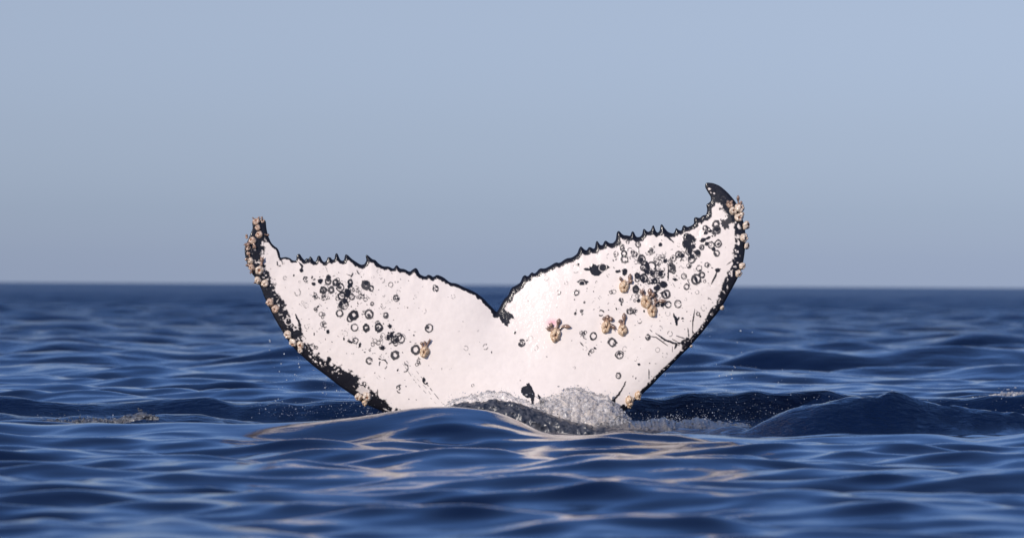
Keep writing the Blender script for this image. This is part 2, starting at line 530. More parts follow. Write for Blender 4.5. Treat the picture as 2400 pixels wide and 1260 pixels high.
outline = chaikin(outline, 1)
G = 1.35
gx0, gy0 = 560.0, 412.0
NX, NY = int((1770 - gx0) / G), int((1200 - gy0) / G)
PX = gx0 + G * np.arange(NX)[None, :] * np.ones((NY, 1))
PY = gy0 + G * np.arange(NY)[:, None] * np.ones((1, NX))
dT = np.full((NY, NX), 150.0); dL = np.full((NY, NX), 150.0); dA = np.full((NY, NX), 999.0)
margin = np.full((NY, NX), 9.0)
NPX = PX.copy(); NPY = PY.copy()
for i in range(len(outline)):
    a, b = outline[i], outline[(i + 1) % len(outline)]
    rad = 150
    i0 = max(0, int((min(a[0], b[0]) - rad - gx0) / G)); i1 = min(NX, int((max(a[0], b[0]) + rad - gx0) / G) + 1)
    j0 = max(0, int((min(a[1], b[1]) - rad - gy0) / G)); j1 = min(NY, int((max(a[1], b[1]) + rad - gy0) / G) + 1)
    sl = (slice(j0, j1), slice(i0, i1))
    ex, ey = b[0] - a[0], b[1] - a[1]
    L2 = ex * ex + ey * ey + 1e-9
    u = np.clip(((PX[sl] - a[0]) * ex + (PY[sl] - a[1]) * ey) / L2, 0, 1)
    qx, qy = a[0] + u * ex, a[1] + u * ey
    d = np.hypot(PX[sl] - qx, PY[sl] - qy)
    w = a[3] * (1 - u) + b[3] * u
    margin[sl] = np.minimum(margin[sl], d / w)
    A = dT if a[2] == TRAIL else dL
    A[sl] = np.minimum(A[sl], d)
    better = d < dA[sl]
    dA[sl] = np.where(better, d, dA[sl])
    NPX[sl] = np.where(better, qx, NPX[sl]); NPY[sl] = np.where(better, qy, NPY[sl])

# even-odd fill on quad centres
CXs = gx0 + G * (np.arange(NX - 1) + 0.5); CYs = gy0 + G * (np.arange(NY - 1) + 0.5)
inside = np.zeros((NY - 1, NX - 1), bool)
for j, cy in enumerate(CYs):
    xs = []
    for i in range(len(outline)):
        a, b = outline[i], outline[(i + 1) % len(outline)]
        if (a[1] <= cy) != (b[1] <= cy):
            xs.append(a[0] + (cy - a[1]) / (b[1] - a[1]) * (b[0] - a[0]))
    xs.sort()
    for q in range(0, len(xs) - 1, 2):
        inside[j, (CXs > xs[q]) & (CXs < xs[q + 1])] = True

# ------------------------------------------------------------------ pigment of the skin (black margin, ring scars left by barnacles, scratches)
n_f = fbm(PX / 7, PY / 7, 3, 4)
n_m = fbm(PX / 22, PY / 22, 9, 4)
n_s = vnoise(PX / 2.6, PY / 2.6, 21)
leady = dL < dT
rag = np.where(leady, 0.34, 0.55)
mval = margin + (n_f - 0.5) * rag * 1.7 + (n_m - 0.5) * np.where(leady, 0.5, 0.3)
B = 1 - sstep(0.95, 1.10, mval)
# white flecks and old rings inside the wide leading margins
fleck = sstep(0.64, 0.69, fbm(PX / 5, PY / 5, 40, 3)) * sstep(0.30, 0.6, margin) * leady
B *= 1 - 0.9 * fleck


def region(x, y, r):
    i0 = max(0, int((x - r - gx0) / G)); i1 = min(NX, int((x + r - gx0) / G) + 2)
    j0 = max(0, int((y - r - gy0) / G)); j1 = min(NY, int((y + r - gy0) / G) + 2)
    return slice(j0, j1), slice(i0, i1)


seedc = [100]


def ring(x, y, r, th, cover=1.0, dark=1.0, white=False, start=None, span=None):
    seedc[0] += 1
    sd = seedc[0]
    dark = dark * rnd.uniform(.92, 1.0)
    sl = region(x, y, r * 1.5 + th + 3)
    tilt = rnd.uniform(-0.5, 0.5); asp = rnd.uniform(0.84, 0.98)
    dx, dy = PX[sl] - x, PY[sl] - y
    ux = (dx * math.cos(tilt) + dy * math.sin(tilt)) / asp
    uy = -dx * math.sin(tilt) + dy * math.cos(tilt)
    d = np.hypot(ux, uy)
    an = np.arctan2(uy, ux)
    wob = vnoise(an * 1.6 + 9 * np.cos(an * 0.5), an * 0 + sd, sd)
    r_ = r * (1 + 0.16 * (wob - 0.5))
    tw = th * (0.65 + 0.8 * vnoise(np.cos(an) * 2.2 + 5, np.sin(an) * 2.2 + 5, sd + 5))
    m = 1 - sstep(tw * 0.5 - 0.6, tw * 0.5 + 0.7, np.abs(d - r_))
    if cover < 1:
        c = vnoise(np.cos(an) * 1.7 + 11, np.sin(an) * 1.7 + 7, sd + 9)
        m = m * sstep(1 - cover - 0.12, 1 - cover + 0.02, c)
    if start is not None:
        aa = (an - start) % (2 * math.pi)
        m = m * (aa < span)
    B[sl] = (B[sl] * (1 - m * dark)) if white else np.maximum(B[sl], m * dark)


def blob(x, y, rx, ry=None, tilt=0.0, dark=1.0, rough=0.5, white=False):
    ry = ry or rx
    seedc[0] += 1
    sl = region(x, y, max(rx, ry) * 1.6 + 3)
    dx, dy = PX[sl] - x, PY[sl] - y
    ux = (dx * math.cos(tilt) + dy * math.sin(tilt)) / rx
    uy = (-dx * math.sin(tilt) + dy * math.cos(tilt)) / ry
    q = np.hypot(ux, uy) + rough * (fbm(PX[sl] / 4, PY[sl] / 4, seedc[0], 3) - 0.5)
    m = 1 - sstep(0.92, 1.08, q)
    B[sl] = (B[sl] * (1 - m * dark)) if white else np.maximum(B[sl], m * dark)


def line(pts, th, dark=1.0, dash=0.0):
    seedc[0] += 1
    n = len(pts) - 1
    for i in range(n):
        (x0, y0), (x1, y1) = pts[i], pts[i + 1]
        cx, cy = (x0 + x1) / 2, (y0 + y1) / 2
        sl = region(cx, cy, math.hypot(x1 - x0, y1 - y0) / 2 + th + 3)
        ex, ey = x1 - x0, y1 - y0
        u = np.clip(((PX[sl] - x0) * ex + (PY[sl] - y0) * ey) / (ex * ex + ey * ey + 1e-9), 0, 1)
        d = np.hypot(PX[sl] - x0 - u * ex, PY[sl] - y0 - u * ey)
        g = (i + u) / n
        tw = th * (0.35 + 1.3 * g * (1 - g) * 2) * (0.6 + 0.8 * vnoise(PX[sl] / 5, PY[sl] / 5, seedc[0]))
        m = 1 - sstep(tw * 0.5 - 0.5, tw * 0.5 + 0.6, d)
        if dash:
            m = m * (vnoise(PX[sl] / 6, PY[sl] / 6, seedc[0] + 3) > dash)
        B[sl] = np.maximum(B[sl], m * dark)


def poly(pts, rough=3.0, dark=1.0, white=False):
    seedc[0] += 1
    xs = [q[0] for q in pts]; ys = [q[1] for q in pts]
    cx, cy = (min(xs) + max(xs)) / 2, (min(ys) + max(ys)) / 2
    sl = region(cx, cy, max(max(xs) - min(xs), max(ys) - min(ys)) / 2 + rough * 3)
    wx = PX[sl] + rough * 2 * (fbm(PX[sl] / 5, PY[sl] / 5, seedc[0], 3) - 0.5)
    wy = PY[sl] + rough * 2 * (fbm(PX[sl] / 5, PY[sl] / 5, seedc[0] + 50, 3) - 0.5)
    c = np.zeros(wx.shape, bool)
    n = len(pts)
    for i in range(n):
        (x0, y0), (x1, y1) = pts[i], pts[(i + 1) % n]
        if y0 == y1: continue
        cr = ((y0 <= wy) != (y1 <= wy)) & (wx < x0 + (wy - y0) / (y1 - y0) * (x1 - x0))
        c ^= cr
    m = c.astype(float)
    B[sl] = (B[sl] * (1 - m * dark)) if white else np.maximum(B[sl], m * dark)


def messy(x, y, r, dens=1.0):
    k = int(3 + r * 0.5 * dens)
    for _ in range(k):
        a = rnd.uniform(0, 6.28); q = r * math.sqrt(rnd.random())
        mx_, my_ = x + q * math.cos(a), y + q * math.sin(a)
        c = rnd.random()
        if c < 0.5:
            ring(mx_, my_, rnd.uniform(2.2, 5.5), rnd.uniform(1.2, 2.2), rnd.uniform(0.45, 0.9))
        elif c < 0.8:
            blob(mx_, my_, rnd.uniform(1.0, 3.2), rnd.uniform(1.0, 3.2), rnd.uniform(0, 3), rough=1.0)
        else:
            b_ = rnd.uniform(0, 6.28); l = rnd.uniform(3, 9)
            line([(mx_, my_), (mx_ + l * math.cos(b_), my_ + l * math.sin(b_))], 1.7)


def crop(ox, oy, s):
    return lambda x, y: (ox + x / s, oy + y / s)


def rings(cv, s, rows):
    for row in rows:
        x, y = cv(row[0], row[1])
        r, th = row[2] / s, row[3] / s * 1.45 + 0.6
        cover = row[4] if len(row) > 4 else 1.0
        dark = row[5] if len(row) > 5 else 1.0
        r *= rnd.uniform(.84, 1.14); x += rnd.uniform(-1, 1); y += rnd.uniform(-1, 1)
        ring(x, y, r, max(th * rnd.uniform(.75, 1.2), 1.3), cover, dark)
        if dark > 0.8 and r > 4.5:
            c_ = rnd.random()
            if c_ < 0.15:
                ring(x + rnd.uniform(-1.5, 1.5), y + rnd.uniform(-1.5, 1.5), r * rnd.uniform(.4, .65), 1.5, rnd.uniform(.4, .8))
            elif c_ < 0.5:
                blob(x + rnd.uniform(-.4, .4) * r, y + rnd.uniform(-.4, .4) * r, r * .4, r * .55, rnd.uniform(0, 3), .95, 1.2)
            if rnd.random() < 0.15:
                ring(x, y, r * rnd.uniform(1.25, 1.5), 1.2, rnd.uniform(.2, .5), .8)


def blobs(cv, s, rows):
    for row in rows:
        x, y = cv(row[0], row[1])
        blob(x, y, row[2] / s, (row[3] if len(row) > 3 else row[2]) / s, row[4] if len(row) > 4 else 0.0, rough=0.7)


# upper left lobe
A = crop(560, 480, 4.2); s = 4.2
rings(A, s, [(410, 570, 32, 9, .6), (460, 718, 18, 4, .8, .5), (598, 757, 12, 3, .7, .5), (660, 730, 26, 8, .6), (740, 715, 18, 8, .5), (878, 755, 24, 12), (950, 765, 26, 13),
    (833, 842, 28, 13), (915, 840, 28, 15), (1000, 812, 45, 7, .6), (1015, 895, 40, 11, .7), (1095, 755, 22, 10), (1110, 905, 32, 12), (1040, 980, 38, 20, .7), (1000, 985, 22, 10),
    (992, 1063, 28, 11), (1135, 1080, 38, 20), (1100, 1120, 30, 13), (1278, 1070, 36, 14), (1375, 1205, 33, 16), (1258, 1210, 26, 13), (1140, 1205, 28, 7, .5), (1250, 785, 28, 20),
    (1298, 820, 25, 9), (1312, 975, 16, 5), (585, 865, 30, 5, .5, .6), (885, 715, 18, 10)])
blobs(A, s, [(545, 692, 8, 12), (742, 778, 24, 16, .5), (805, 748, 26), (885, 712, 14), (1070, 850, 34, 26), (1085, 800, 16, 30), (620, 645, 20, 18), (880, 1235, 16, 12), (1045, 945, 24, 28), (990, 785, 14, 9), (755, 905, 8), (1255, 765, 26, 22)])
line([A(590, 560), A(625, 600), A(618, 650)], 4.5)
line([A(850, 600), A(875, 660)], 1.2, .7)
line([A(1060, 680), A(1110, 700), A(1120, 660)], 2.5); line([A(1160, 640), A(1180, 680)], 2.5); line([A(1130, 670), A(1100, 720)], 2.2)
line([A(815, 1130), A(845, 1200)], 2.0, 1, .3)
for (mx_, my_, r_) in [(1180, 905, 10), (820, 1090, 7), (770, 1020, 8), (850, 930, 9), (1240, 900, 8), (760, 900, 5), (1140, 830, 8), (1060, 900, 9)]:
    messy(*A(mx_, my_), r_)
# lower left lobe
Bc = crop(600, 740, 4.847); s = 4.847
rings(Bc, s, [(1130, 280, 30, 9), (1520, 110, 25, 8, .5), (1580, 265, 40, 9), (1622, 240, 42, 9, .6), (1410, 300, 28, 5, .6, .6), (1297, 387, 10, 4), (1578, 445, 40, 16), (1290, 507, 38, 8, .85), (1445, 550, 48, 8, .6),
    (1420, 470, 18, 7, .5), (1625, 805, 25, 7, .5)])
blobs(Bc, s, [(822, 180, 18, 22), (665, 205, 7, 17), (1003, 258, 8, 22), (1075, 292, 38, 13, .4), (1185, 325, 16, 28, .2), (1445, 360, 22, 26), (867, 293, 6), (717, 423, 13), (833, 490, 26, 36), (830, 560, 30, 12, .6), (1610, 612, 6, 18, .3), (1595, 275, 14, 25), (1500, 240, 16, 34)])
messy(*Bc(1540, 220), 11, 1.6); messy(*Bc(1440, 345), 6); messy(*Bc(780, 110), 7); messy(*Bc(660, 350), 9)
poly([Bc(*q) for q in [(860, 780), (900, 700), (960, 680), (1050, 700), (1100, 680), (1165, 690), (1150, 750), (1100, 770), (1150, 830), (1230, 810), (1380, 960), (1440, 1010), (1600, 1050), (1640, 1100), (1540, 1150), (1300, 1040), (1100, 900)]], 4)
poly([Bc(*q) for q in [(1180, 770), (1250, 800), (1300, 850), (1280, 880), (1200, 870), (1140, 850)]], 5, .7, True)
poly([Bc(*q) for q in [(1540, 1110), (1550, 1030), (1580, 1005), (1590, 1030), (1560, 1120)]], 2, 1, True)
poly([Bc(*q) for q in [(1400, 1045), (1470, 1045), (1530, 1085), (1450, 1080)]], 2, .8, True)
line([Bc(860, 660), Bc(930, 652)], 2.2); line([Bc(975, 640), Bc(1000, 690), Bc(1030, 690)], 1.8); line([Bc(1385, 830), Bc(1380, 930)], 3)
line([Bc(455, -20), Bc(500, 80), Bc(520, 190)], 6); ring(*Bc(375, 60), 8.5, 1.8, .7, 1, True); ring(*Bc(640, 350), 7, 2.2, .6)
ring(*Bc(290, 10), 6, 1.6, .6, 1, True)
poly([Bc(*q) for q in [(390, -30), (440, 0), (480, 70), (480, 120), (440, 110), (410, 60)]], 2, 1, True)
for q in [(650, 500), (680, 515), (735, 530), (622, 462), (700, 560), (765, 630)]:
    blob(*Bc(*q), 2.4, 2.8, rough=.5, white=True)
# inner left lobe
C = crop(860, 560, 4.2); s = 4.2
rings(C, s, [(235, 450, 25, 5, .7), (150, 410, 25, 4, .4, .7), (675, 485, 28, 9, .6), (290, 582, 25, 7, .6), (190, 752, 22, 8, .8), (105, 825, 18, 6, .6), (335, 985, 42, 11), (285, 1020, 25, 8), (618, 873, 36, 8), (480, 1083, 36, 16),
    (975, 1068, 25, 4, .5, .6), (1165, 1055, 28, 5, .4, .8), (1520, 1020, 34, 9, .7), (1520, 1020, 14, 7), (50, 635, 16, 6), (520, 1200, 25, 5, .4, .8)])
blobs(C, s, [(190, 758, 8, 10), (230, 855, 18), (155, 1070, 18, 25), (463, 945, 8), (1228, 1112, 6, 14), (1457, 920, 12, 15), (400, 672, 8, 6), (335, 478, 4), (797, 567, 4), (240, 940, 14, 28)])
messy(*C(245, 970), 12, 1.8); messy(*C(500, 1215), 6, .6); messy(*C(290, 582), 5, .6); messy(*C(670, 485), 6, .6)
poly([C(*q) for q in [(1250, 705), (1300, 770), (1340, 830), (1385, 862), (1410, 800), (1425, 775), (1450, 795), (1440, 745), (1410, 728), (1370, 705), (1340, 680), (1290, 690)]], 3)
rings(C, s, [(480, 565, 14, 3, .4, .5), (905, 890, 16, 3, .3, .5), (1090, 903, 8, 3, .6, .4)])
# lower middle
Dc = crop(860, 780, 5.25); s = 5.25
x_, y_ = Dc(728, 580); ring(x_, y_, 8, 3.4, 1, 1, start=1.2, span=3.1); blob(*Dc(705, 570), 3.4, 5.5, -.3)
x_, y_ = Dc(470, 425); ring(x_, y_, 9, 2.8, .8, 1, start=-1.6, span=3.6)
rings(Dc, s, [(415, 680, 50, 8, .5), (1300, 640, 18, 4, .6), (1025, 430, 15, 3, .5, .4), (640, 350, 30, 5, .4, .8)])
blobs(Dc, s, [(385, 450, 8, 20, .3), (485, 650, 8), (520, 810, 9), (610, 815, 6), (740, 612, 14, 12)])
line([Dc(420, 340), Dc(600, 600), Dc(860, 870)], 1.5, .8, .5); line([Dc(610, 460), Dc(760, 650), Dc(925, 855)], 1.7, .9, .35); line([Dc(560, 500), Dc(750, 690), Dc(840, 840)], 1.2, .6, .5)
# dark spots on the tail stock
Hc = crop(1180, 820, 5.726); s = 5.726
poly([Hc(*q) for q in [(235, 500), (270, 480), (300, 470), (305, 440), (340, 440), (380, 480), (410, 560), (430, 600), (410, 640), (408, 720), (370, 720), (365, 640), (320, 640), (290, 610), (250, 600), (240, 560)]], 2)
poly([Hc(*q) for q in [(460, 585), (490, 600), (520, 640), (550, 680), (560, 730), (520, 760), (490, 760), (485, 680), (460, 640)]], 2)
poly([Hc(*q) for q in [(1645, 400), (1620, 480), (1560, 590), (1500, 660), (1490, 760), (1460, 740), (1445, 680), (1465, 620), (1500, 620), (1570, 530)]], 1.5)
poly([Hc(*q) for q in [(1560, 830), (1550, 760), (1590, 730), (1620, 720), (1660, 780), (1660, 840)]], 2)
poly([Hc(*q) for q in [(1850, 590), (1880, 520), (1960, 450), (2060, 370), (2150, 290), (2176, 240), (2176, 330), (2000, 500), (1880, 590)]], 2)
rings(Hc, s, [(1535, 342, 38, 12), (1555, 68, 40, 9), (945, 238, 14, 3, .5, .6)])
blobs(Hc, s, [(1812, 187, 18, 12, .3), (1147, 47, 8, 14), (1775, 375, 6, 14, .4)])
line([Hc(1948, 250), Hc(1950, 390)], 2.2)
line([Hc(1910, 175), Hc(2080, 180)], 1.4, .7, .5)
# inner right lobe
E = crop(1160, 560, 4.2); s = 4.2
poly([E(*q) for q in [(870, 290), (900, 278), (928, 290), (930, 262), (950, 272), (965, 243), (990, 250), (1010, 262), (1050, 238), (1100, 250), (1135, 280), (1100, 300), (1060, 330), (1020, 365), (985, 365), (950, 345), (930, 312), (880, 305)]], 1.2)
ring(*E(1062, 280), 9.3, 1.3, .75, .9, True)
blobs(E, s, [(820, 248, 14), (1213, 318, 28, 16), (1275, 322, 26, 36), (862, 423, 50, 28), (783, 595, 8), (970, 513, 6), (1245, 648, 8), (982, 1073, 15, 10, .4), (925, 1130, 6), (1412, 603, 18, 22), (1415, 1230, 14, 12), (1195, 685, 7, 14, -.4)])
ring(*E(855, 440), 7.5, 1.5, .8, .9, True)
rings(E, s, [(503, 375, 28, 4, .5, .5), (705, 435, 18, 4, .5, .6), (800, 290, 35, 4, .35, .5), (628, 520, 22, 6, .5), (803, 525, 20, 8), (803, 525, 33, 4, .6, .6), (880, 622, 8, 3), (1240, 608, 24, 6, .5), (1030, 575, 18, 4, .5, .6),
    (1042, 725, 30, 7, .5), (885, 1075, 20, 4, .5, .6), (970, 957, 38, 9), (1155, 1017, 36, 12), (1225, 1140, 34, 7), (1180, 195, 25, 6, .6), (1270, 140, 30, 10), (1280, 195, 28, 9), (1255, 90, 25, 7, .7), (1305, 30, 12, 4, .6),
    (1395, 358, 18, 10), (1395, 395, 20, 10), (1390, 492, 24, 14)])
line([E(835, 1010), E(870, 1050)], 2.5); line([E(840, 960), E(880, 910), E(870, 970), E(900, 985)], 2.4)
for (mx_, my_, r_, dd) in [(855, 725, 5, .8), (795, 725, 3, .6), (1370, 150, 7, 1), (1405, 200, 8, 1.4), (1330, 705, 5, 1), (1155, 510, 5, .6), (870, 935, 6, 1), (1375, 700, 4, .5), (940, 1110, 5, .5)]:
    messy(*E(mx_, my_), r_, dd)
# outer right lobe
Fc = crop(1440, 410, 4.344); s = 4.344
rings(Fc, s, [(245, 710, 32, 6, .8), (75, 725, 25, 7, .7), (15, 800, 25, 6, .5), (277, 860, 32, 14), (375, 930, 45, 11, .8), (290, 940, 25, 7, .7), (300, 1050, 38, 11), (230, 1030, 25, 10), (430, 1010, 40, 8, .6), (480, 1010, 35, 7, .7),
    (410, 1080, 20, 10), (520, 1210, 42, 14), (220, 1160, 26, 13), (585, 945, 38, 11), (585, 945, 18, 8), (602, 975, 28, 7), (600, 850, 30, 6, .7), (655, 810, 30, 10), (655, 855, 28, 6, .5), (740, 640, 35, 12, .7), (760, 780, 35, 12, .8),
    (855, 795, 28, 10), (790, 860, 34, 9), (890, 740, 25, 8, .8), (930, 540, 30, 8, .6), (1040, 505, 36, 13), (1045, 560, 36, 14), (1060, 700, 32, 12), (985, 715, 34, 10), (1038, 795, 32, 7, .8), (940, 913, 26, 10), (860, 945, 30, 6, .5),
    (830, 1060, 45, 13), (890, 1020, 28, 9), (710, 1035, 28, 7, .8), (730, 1140, 28, 8), (135, 680, 16, 5, .6), (770, 850, 20, 6, .6), (720, 700, 30, 12, .8), (1010, 600, 24, 8, .7), (505, 800, 24, 4, .4, .6)])
blobs(Fc, s, [(470, 708, 22), (277, 862, 20, 24), (330, 985, 34, 22, .6), (500, 1112, 38, 34), (435, 1150, 36, 30), (548, 1020, 9, 55, .05), (655, 810, 14), (800, 730, 34, 24), (1045, 552, 34, 22), (955, 640, 30, 14, -.5), (1010, 755, 20), (940, 700, 20, 22),
    (955, 985, 6), (1050, 968, 26, 22), (830, 1065, 18, 36, -.4), (995, 945, 12, 5, .4), (775, 640, 60, 36, .5), (740, 700, 40, 50), (850, 790, 30, 26), (520, 1210, 14, 34, -.5), (930, 590, 22, 16), (905, 660, 34, 22, -.4), (790, 830, 26, 22), (980, 570, 22, 16), (380, 1000, 20, 26), (440, 1140, 22, 30), (730, 610, 26, 20), (770, 770, 26, 30)])
line([Fc(250, 660), Fc(248, 740), Fc(252, 820)], 2.0)
line([Fc(510, 600), Fc(560, 640), Fc(605, 685)], 4.5)
line([Fc(1050, 970), Fc(1020, 1040), Fc(985, 1110)], 4.5); line([Fc(740, 1060), Fc(770, 1120)], 2.4); line([Fc(1205, 870), Fc(1140, 915)], 2.0); line([Fc(860, 960), Fc(880, 1000)], 2.4)
for (mx_, my_, r_, dd) in [(365, 795, 10, 1.4), (430, 890, 10, 1.4), (430, 1010, 12, 1.6), (200, 800, 7, 1), (330, 960, 9, 1.2), (770, 945, 6, .8), (480, 830, 7, .7), (780, 700, 14, 1.4), (820, 800, 10, 1.2), (930, 550, 8, 1.1), (340, 1080, 9, 1.2), (390, 1000, 8, 1.3), (560, 900, 6, .7), (1130, 330, 7, 1), (1110, 250, 6, .8), (450, 1100, 8, 1.3)]:
    messy(*Fc(mx_, my_), r_, dd)
poly([Fc(*q) for q in [(1085, 455), (1110, 465), (1160, 400), (1200, 430), (1215, 480), (1160, 500), (1170, 545), (1120, 550), (1085, 510)]], 5, .95)
poly([Fc(*q) for q in [(1120, 320), (1170, 300), (1220, 380), (1220, 430), (1180, 400), (1140, 370)]], 4, .9)
poly([Fc(*q) for q in [(1080, 250), (1050, 200), (1120, 190), (1160, 250), (1140, 290), (1100, 280)]], 4, .95)
for q in [(970, 140, 3.5, 2), (1130, 200, 2, 2), (1020, 185, 2.5, 1.6), (985, 180, 1.6, 2.4), (1160, 235, 3, 1.6), (1262, 520, 2, 5), (1265, 690, 2.4, 6), (1258, 780, 2, 3)]:
    blob(*Fc(q[0], q[1]), q[2], q[3], rough=.6, white=True)
# lower right lobe
Gc = crop(1440, 640, 4.847); s = 4.847
rings(Gc, s, [(720, 345, 38, 9, .7), (605, 350, 35, 7, .7), (480, 360, 28, 9, .7), (940, 305, 22, 5, .3, .8), (950, 458, 18, 5), (1187, 360, 12, 6), (288, 545, 26, 6, .5), (160, 430, 25, 6, .5), (520, 620, 25, 5, .4, .7), (375, 725, 30, 9, .8),
    (790, 790, 30, 14), (830, 800, 24, 12), (795, 830, 22, 10), (10, 790, 24, 8, .6)])
blobs(Gc, s, [(545, 360, 26, 24), (700, 540, 17, 55, -.15), (675, 480, 10, 30, -.2), (722, 520, 10, 28, .5), (772, 512, 14, 10), (975, 490, 11, 14), (335, 430, 8, 14), (820, 435, 8, 6), (830, 745, 22, 20), (695, 830, 12, 28, .4), (78, 355, 12, 10), (60, 300, 14, 7), (770, 790, 18, 22), (245, 412, 10, 6), (240, 1190, 8, 14, .4), (740, 790, 26, 10)])
line([Gc(400, 715), Gc(470, 725), Gc(605, 822)], 2.8); line([Gc(465, 680), Gc(580, 760), Gc(745, 805)], 4.0); line([Gc(700, 708), Gc(805, 742)], 2.6); line([Gc(912, 405), Gc(890, 540), Gc(883, 690)], 2.6); line([Gc(833, 620), Gc(842, 725)], 2.6)
line([Gc(620, 780), Gc(740, 820)], 2.6); line([Gc(640, 740), Gc(720, 780)], 2.0, 1, .4); line([Gc(1060, 275), Gc(1100, 300)], 1.8); line([Gc(655, 830), Gc(655, 890)], 1.6); line([Gc(130, 1220), Gc(105, 1260)], 2.4); line([Gc(400, 640), Gc(430, 665)], 1.6)
line([Gc(880, 640), Gc(910, 700)], 1.8); line([Gc(655, 100), Gc(690, 160)], 1.3, .8, .4)
messy(*Gc(500, 350), 7, 1.2); messy(*Gc(210, 430), 6, .7); messy(*Gc(800, 800), 8, 1.2)
for (bx1, by1, br1) in [(1518, 622, 9), (1530, 660, 8), (1548, 640, 7), (1506, 655, 6), (1560, 610, 6), (1615, 575, 9), (1632, 590, 6), (1600, 600, 6), (815, 690, 7), (800, 712, 6), (822, 668, 5), (918, 785, 7), (1535, 690, 7), (1582, 655, 5)]:
    blob(bx1, by1, br1, br1 * rnd.uniform(.5, .9), rnd.uniform(0, 3), rough=1.6)
for (mx_, my_, r_, dd) in [(806, 700, 22, .9), (790, 660, 16, .6), (760, 690, 14, .4), (880, 790, 20, .5), (1520, 640, 26, .9), (1545, 690, 22, .8), (1500, 690, 20, .6), (1610, 600, 18, .8), (1480, 600, 18, .5), (1560, 620, 20, .6), (1640, 650, 18, .4)]:
    messy(mx_, my_, r_, dd)
# fine wear: single small flecks, thicker where the scars cluster
for k in range(520):
    q = rnd.random()
    if q < 0.33: cx, cy, sg = 820, 700, 75
    elif q < 0.50: cx, cy, sg = 900, 800, 80
    elif q < 0.85: cx, cy, sg = 1570, 650, 85
    else: cx, cy, sg = 1480, 780, 120
    x_, y_ = rnd.gauss(cx, sg), rnd.gauss(cy, sg * .7)
    if rnd.random() < 0.25:
        ring(x_, y_, rnd.uniform(2, 6.5), 1.3, rnd.uniform(.25, .6), rnd.uniform(.35, .9))
    else:
        blob(x_, y_, rnd.uniform(.5, 1.5), rnd.uniform(.7, 2.4), rnd.uniform(0, 3), rnd.uniform(.5, 1), 1.0)
# margin itself is never broken right at the rim
B = np.maximum(B, (1 - sstep(0.30, 0.42, margin + .2 * (n_f - .5))) * sstep(3, 4, np.full_like(B, 5.0)))
rim = 1 - sstep(2.5, 4.5, dA)
B = np.maximum(B, rim)
B = np.clip(B, 0, 1)
white = np.array([0.86, 0.79, 0.73]); black = np.array([0.007, 0.007, 0.012])
pink = np.exp(-(((PX - 1294) / 12) ** 2 + ((PY - 756) / 9) ** 2))
blush = 0.5 + 0.5 * fbm(PX / 60, PY / 60, 77, 3)
Wc = white[None, None, :] * (1 - 0.03 * blush[..., None] * np.array([0.2, 1.0, 0.9]))
Wc = Wc * (1 - pink[..., None] * np.array([0.02, 0.42, 0.30]))
PIG = Wc * (1 - B[..., None]) + black * B[..., None]

# ------------------------------------------------------------------ whale: solid form of the tail
half = np.interp(np.abs(PX - 1200), [0, 300, 520, 560], [0.12, 0.085, 0.04, 0.03])
lf = np.sqrt(np.clip(1 - (1 - np.clip(dL / 80, 0, 1)) ** 2, 0, 1))
tf = 0.16 * np.sqrt(np.clip(dT / 7, 0, 1)) + 0.84 * (1 - np.exp(-dT / 85))
half = half * lf * tf
half += 0.16 * np.exp(-((PX - 1235) / 110) ** 2) * sstep(800, 1120, PY) * lf
m_in = dA > 0
for _ in range(10):
    hh = half.copy()
    hh[1:-1, 1:-1] = (half[1:-1, 1:-1] * 2 + half[:-2, 1:-1] + half[2:, 1:-1] + half[1:-1, :-2] + half[1:-1, 2:]) / 6
    half = np.where(dA > 8, hh, half)
# raised rims of the ring scars, dents
relief = 0.0016 * (B - 0.5) + 0.004 * (fbm(PX / 30, PY / 30, 5, 3) - 0.5) + 0.0015 * (n_f - 0.5)
film = np.exp(-((PX - 1672) / 26) ** 2 - ((PY - 668 + 0.3 * (PX - 1672)) / 9) ** 2) + np.exp(-((PX - 1640) / 12) ** 2 - ((PY - 548) / 16) ** 2) + 0.7 * np.exp(-((PX - 1218) / 6) ** 2 - ((PY - 905) / 14) ** 2)
relief = relief + 0.010 * film * (fbm(PX / 8, PY / 6, 91, 2) - 0.5)
relief = relief * np.clip(dA / 6, 0, 1)
u = (PX - 1200) / 560
zc = (PY - 975)                 # rows above the water are negative
bend = -0.10 * u ** 2 + 0.14 * np.exp(-((PX - 1215) / 75) ** 2) * sstep(1100, 700, PY) * 0.25
lean = 0.10 * np.clip(-zc / 500, -0.5, 1.2)                 # top leans a little away
twist = 0.05 * u * np.clip(-zc / 400, 0, 1)
midY = D + bend + lean + twist
XW, ZW = px_plane(NPX, NPY)
used = np.zeros((NY, NX), int)
used[:-1, :-1] += inside; used[1:, :-1] += inside; used[:-1, 1:] += inside; used[1:, 1:] += inside
bnd = (used > 0) & (used < 4)
XI, ZI = px_plane(PX, PY)
XV = np.where(bnd, XW, XI); ZV = np.where(bnd, ZW, ZI)
half = np.where(bnd, 0, np.maximum(half, 0.0015))
front = np.stack([XV, midY - half - np.where(bnd, 0, relief), ZV], -1)
back = np.stack([XV, midY + half * 0.8, ZV], -1)
fid = np.full((NY, NX), -1); sel = used > 0
fid[sel] = np.arange(sel.sum())
bid = fid.copy(); sb = (used == 4)
bid[sb] = sel.sum() + np.arange(sb.sum())
Vw = np.vstack([front[sel], back[sb]])
Pw = np.vstack([PIG[sel], np.where((fbm(PX / 30, PY / 30, 8, 3)[sb] > 0.62)[:, None], white * 0.5, black)])
jj, ii = np.nonzero(inside)
Ff = np.stack([fid[jj, ii], fid[jj + 1, ii], fid[jj + 1, ii + 1], fid[jj, ii + 1]], -1)
Fb = np.stack([bid[jj, ii], bid[jj, ii + 1], bid[jj + 1, ii + 1], bid[jj + 1, ii]], -1)
